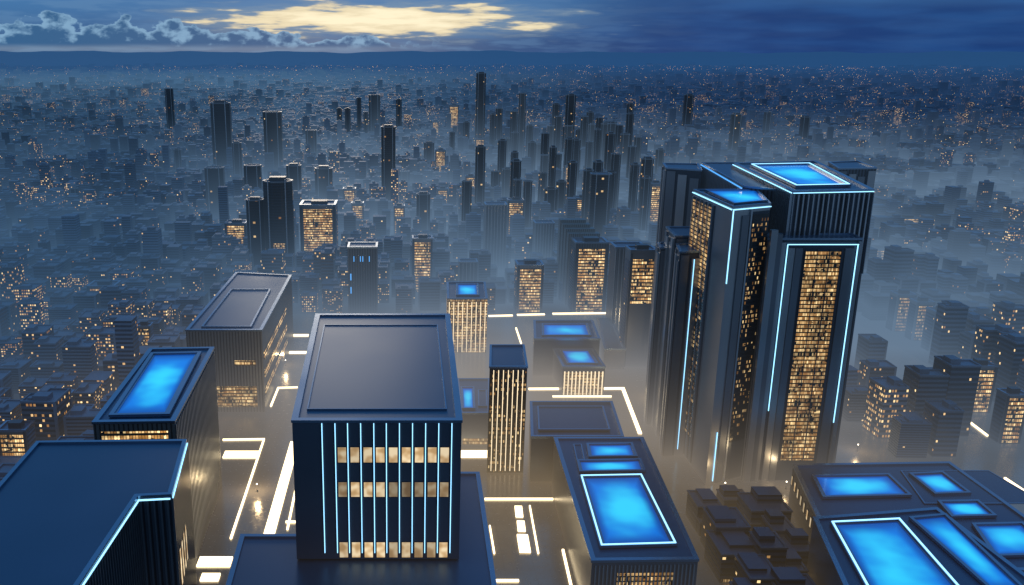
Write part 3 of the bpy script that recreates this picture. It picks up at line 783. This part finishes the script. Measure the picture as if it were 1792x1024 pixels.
lampspots=[(1138,638,'lamp post at the left foot of the slab towers',20000),(1172,752,'lamp post beside the narrow slab tower',16000),(1200,800,'lamp post in front of the two-line slab tower',9000),(1225,812,'lamp post at the corner of the high-rise',9000),(1268,858,'lamp post directly before the high-rise',6000),(848,772,'lamp post between central block and slim tower',22000),(500,640,'lamp post behind the pinstriped building',24000),(1500,790,'lamp post right of the high-rise',10000),(1375,856,'lamp post at the front of the golden window strip',7000),(1150,700,'lamp post in the open paving left of the high-rise',22000),(450,860,'lamp post on the left paving',24000),(940,820,'lamp post left of the long building with three roof lights',16000)]
for px,py,lab,en in lampspots:
    x,y=W(px,py,0); r=empty('lamp_post',(x,y,.12),lab,'lamp post','lamp posts on the plaza')
    b=MB(); c8=[(math.cos(i*math.pi/4),math.sin(i*math.pi/4)) for i in range(8)]
    b.prism([(a*.4,c_*.4) for a,c_ in c8],0,.6); b.prism([(a*.12,c_*.12) for a,c_ in c8],.6,5.2); b.build('pole',M['dark'],r)
    b=MB(); rr=[(.15,5.2),(.38,5.4),(.45,5.7),(.34,6.0),(.08,6.15)]
    for (r0,z0),(r1,z1) in zip(rr,rr[1:]):
        for i in range(8):
            a,c_=c8[i],c8[(i+1)%8]; b.face([(a[0]*r0,a[1]*r0,z0),(c_[0]*r0,c_[1]*r0,z0),(c_[0]*r1,c_[1]*r1,z1),(a[0]*r1,a[1]*r1,z1)])
    b.build('lamp_globe',M['lamp'],r)
    l=bpy.data.lights.new('lamp_light','POINT'); l.energy=en; l.color=(1,.70,.36); l.shadow_soft_size=1.0
    lo=bpy.data.objects.new('lamp_light',l); C.objects.link(lo); lo.parent=r; lo.location=(0,0,12)

# ------------------------------------------------------------ sky
w=bpy.data.worlds.new('World'); bpy.context.scene.world=w; w.use_nodes=True; w.node_tree.nodes.clear(); k=NT(w.node_tree)
D=k.n('ShaderNodeTexCoord').outputs['Generated']; x,y,z=k.xyz(D)[:3]
hr=k.m('SQRT',k.m('ADD',k.m('MULTIPLY',x,x),k.m('MULTIPLY',y,y)))
az=k.m('ARCTAN2',x,y); el=k.m('ARCTAN2',z,hr)
a=k.m('MULTIPLY',az,57.2958); e=k.m('MULTIPLY',el,57.2958)    # degrees
vec=k.comb(a,k.m('MULTIPLY',e,1.5)); vec2=k.comb(k.m('MULTIPLY',a,.22),k.m('MULTIPLY',e,1.5)); vec3=k.comb(k.m('MULTIPLY',a,.26),k.m('MULTIPLY',e,2.0))
nf=k.noise(vec,.50,6,.52); nw=k.noise(vec2,.8,3,.45); nb=k.noise(vec,1.0,5,.55); ns=k.noise(vec3,1.1,5,.52)
col=k.mix(k.ss(e,0.0,3.4),(.024,.092,.235,1),(.050,.18,.40,1))
col=k.mix(k.m('MULTIPLY',k.ss(ns,.42,.62),.45),col,(.11,.25,.45,1))
col=k.mix(k.m('MULTIPLY',k.ss(a,4.0,20.0),.9),col,k.mix(k.ss(nw,.35,.7),(.007,.040,.17,1),(.014,.070,.24,1)))
col=k.mix(k.m('MULTIPLY',k.ss(e,2.2,3.4),k.ss(a,12.0,30.0,0.0,.55)),col,(.06,.19,.42,1))
ge=k.m('DIVIDE',k.m('SUBTRACT',e,2.05),1.0); ga=k.m('DIVIDE',k.m('ADD',a,1.5),10.0)
gd=k.m('ADD',k.m('SQRT',k.m('ADD',k.m('MULTIPLY',ge,ge),k.m('MULTIPLY',ga,ga))),k.m('MULTIPLY',k.m('SUBTRACT',ns,.5),2.6))
col=k.mix(k.m('MULTIPLY',k.ss(gd,1.5,.7),.6),col,(.26,.36,.43,1))
col=k.mix(k.ss(gd,.98,.66),col,k.mix(k.ss(gd,.8,.1),(.78,.68,.46,1),(1.0,.90,.64,1)))
st2=k.m('MULTIPLY',k.ss(e,1.0,.3),k.m('MULTIPLY',k.ss(e,-.3,.5),k.ss(a,8.0,-6.0)))
col=k.mix(k.m('MULTIPLY',st2,.42),col,(.32,.43,.52,1))
top=k.m('ADD',k.ss(a,3.0,-20.0,.70,1.9),k.m('MULTIPLY',k.m('SUBTRACT',nf,.5),4.2))
bank=k.m('MULTIPLY',k.ss(k.m('SUBTRACT',top,e),-.02,.12),k.m('MULTIPLY',k.ss(k.m('ADD',e,k.m('MULTIPLY',nw,.2)),.35,.8),k.ss(a,4.0,-2.0)))
shade=k.ss(k.m('ADD',k.m('SUBTRACT',top,e),k.m('MULTIPLY',k.m('SUBTRACT',nb,.5),2.2)),.0,.9)
col=k.mix(bank,col,k.mix(shade,(.20,.38,.57,1),(.026,.12,.27,1)))
col=k.mix(k.ss(e,5.0,22.0),col,(.080,.26,.56,1))
col=k.mix(k.m('MULTIPLY',k.ss(k.m('ABSOLUTE',a),48.0,95.0),k.ss(e,45.0,8.0)),col,(.16,.26,.40,1))  # out-of-view sky beside and behind the camera, brightened to light facing facades
sky=k.n('ShaderNodeTexSky'); sky.sky_type='NISHITA'; sky.sun_disc=False; sky.sun_elevation=math.radians(2.5); sky.sun_rotation=math.radians(-5)
b1=k.n('ShaderNodeBackground'); k.put(b1.inputs[0],col); b1.inputs[1].default_value=1.0
b2=k.n('ShaderNodeBackground'); k.put(b2.inputs[0],sky.outputs[0]); b2.inputs[1].default_value=.001
ad=k.n('ShaderNodeAddShader'); k.put(ad.inputs[0],b1.outputs[0]); k.put(ad.inputs[1],b2.outputs[0])
oo=k.n('ShaderNodeOutputWorld'); k.put(oo.inputs[0],ad.outputs[0])
su=bpy.data.lights.new('sun','SUN'); su.energy=.22; su.angle=math.radians(12); su.color=(1,.82,.6)
so=bpy.data.objects.new('sun',su); C.objects.link(so); so.rotation_euler=(math.radians(-82),0,math.radians(5))

cam=bpy.data.cameras.new('camera'); co=bpy.data.objects.new('camera',cam); C.objects.link(co)
co.location=(0,0,H); co.rotation_euler=(math.pi/2-TH,0,0)
cam.sensor_width=36; cam.lens=F/1792*36; cam.shift_x=(896-CX)/1792; cam.clip_start=1; cam.clip_end=80000
bpy.context.scene.camera=co
bpy.context.scene.view_settings.view_transform='Standard'; bpy.context.scene.view_settings.look='None'
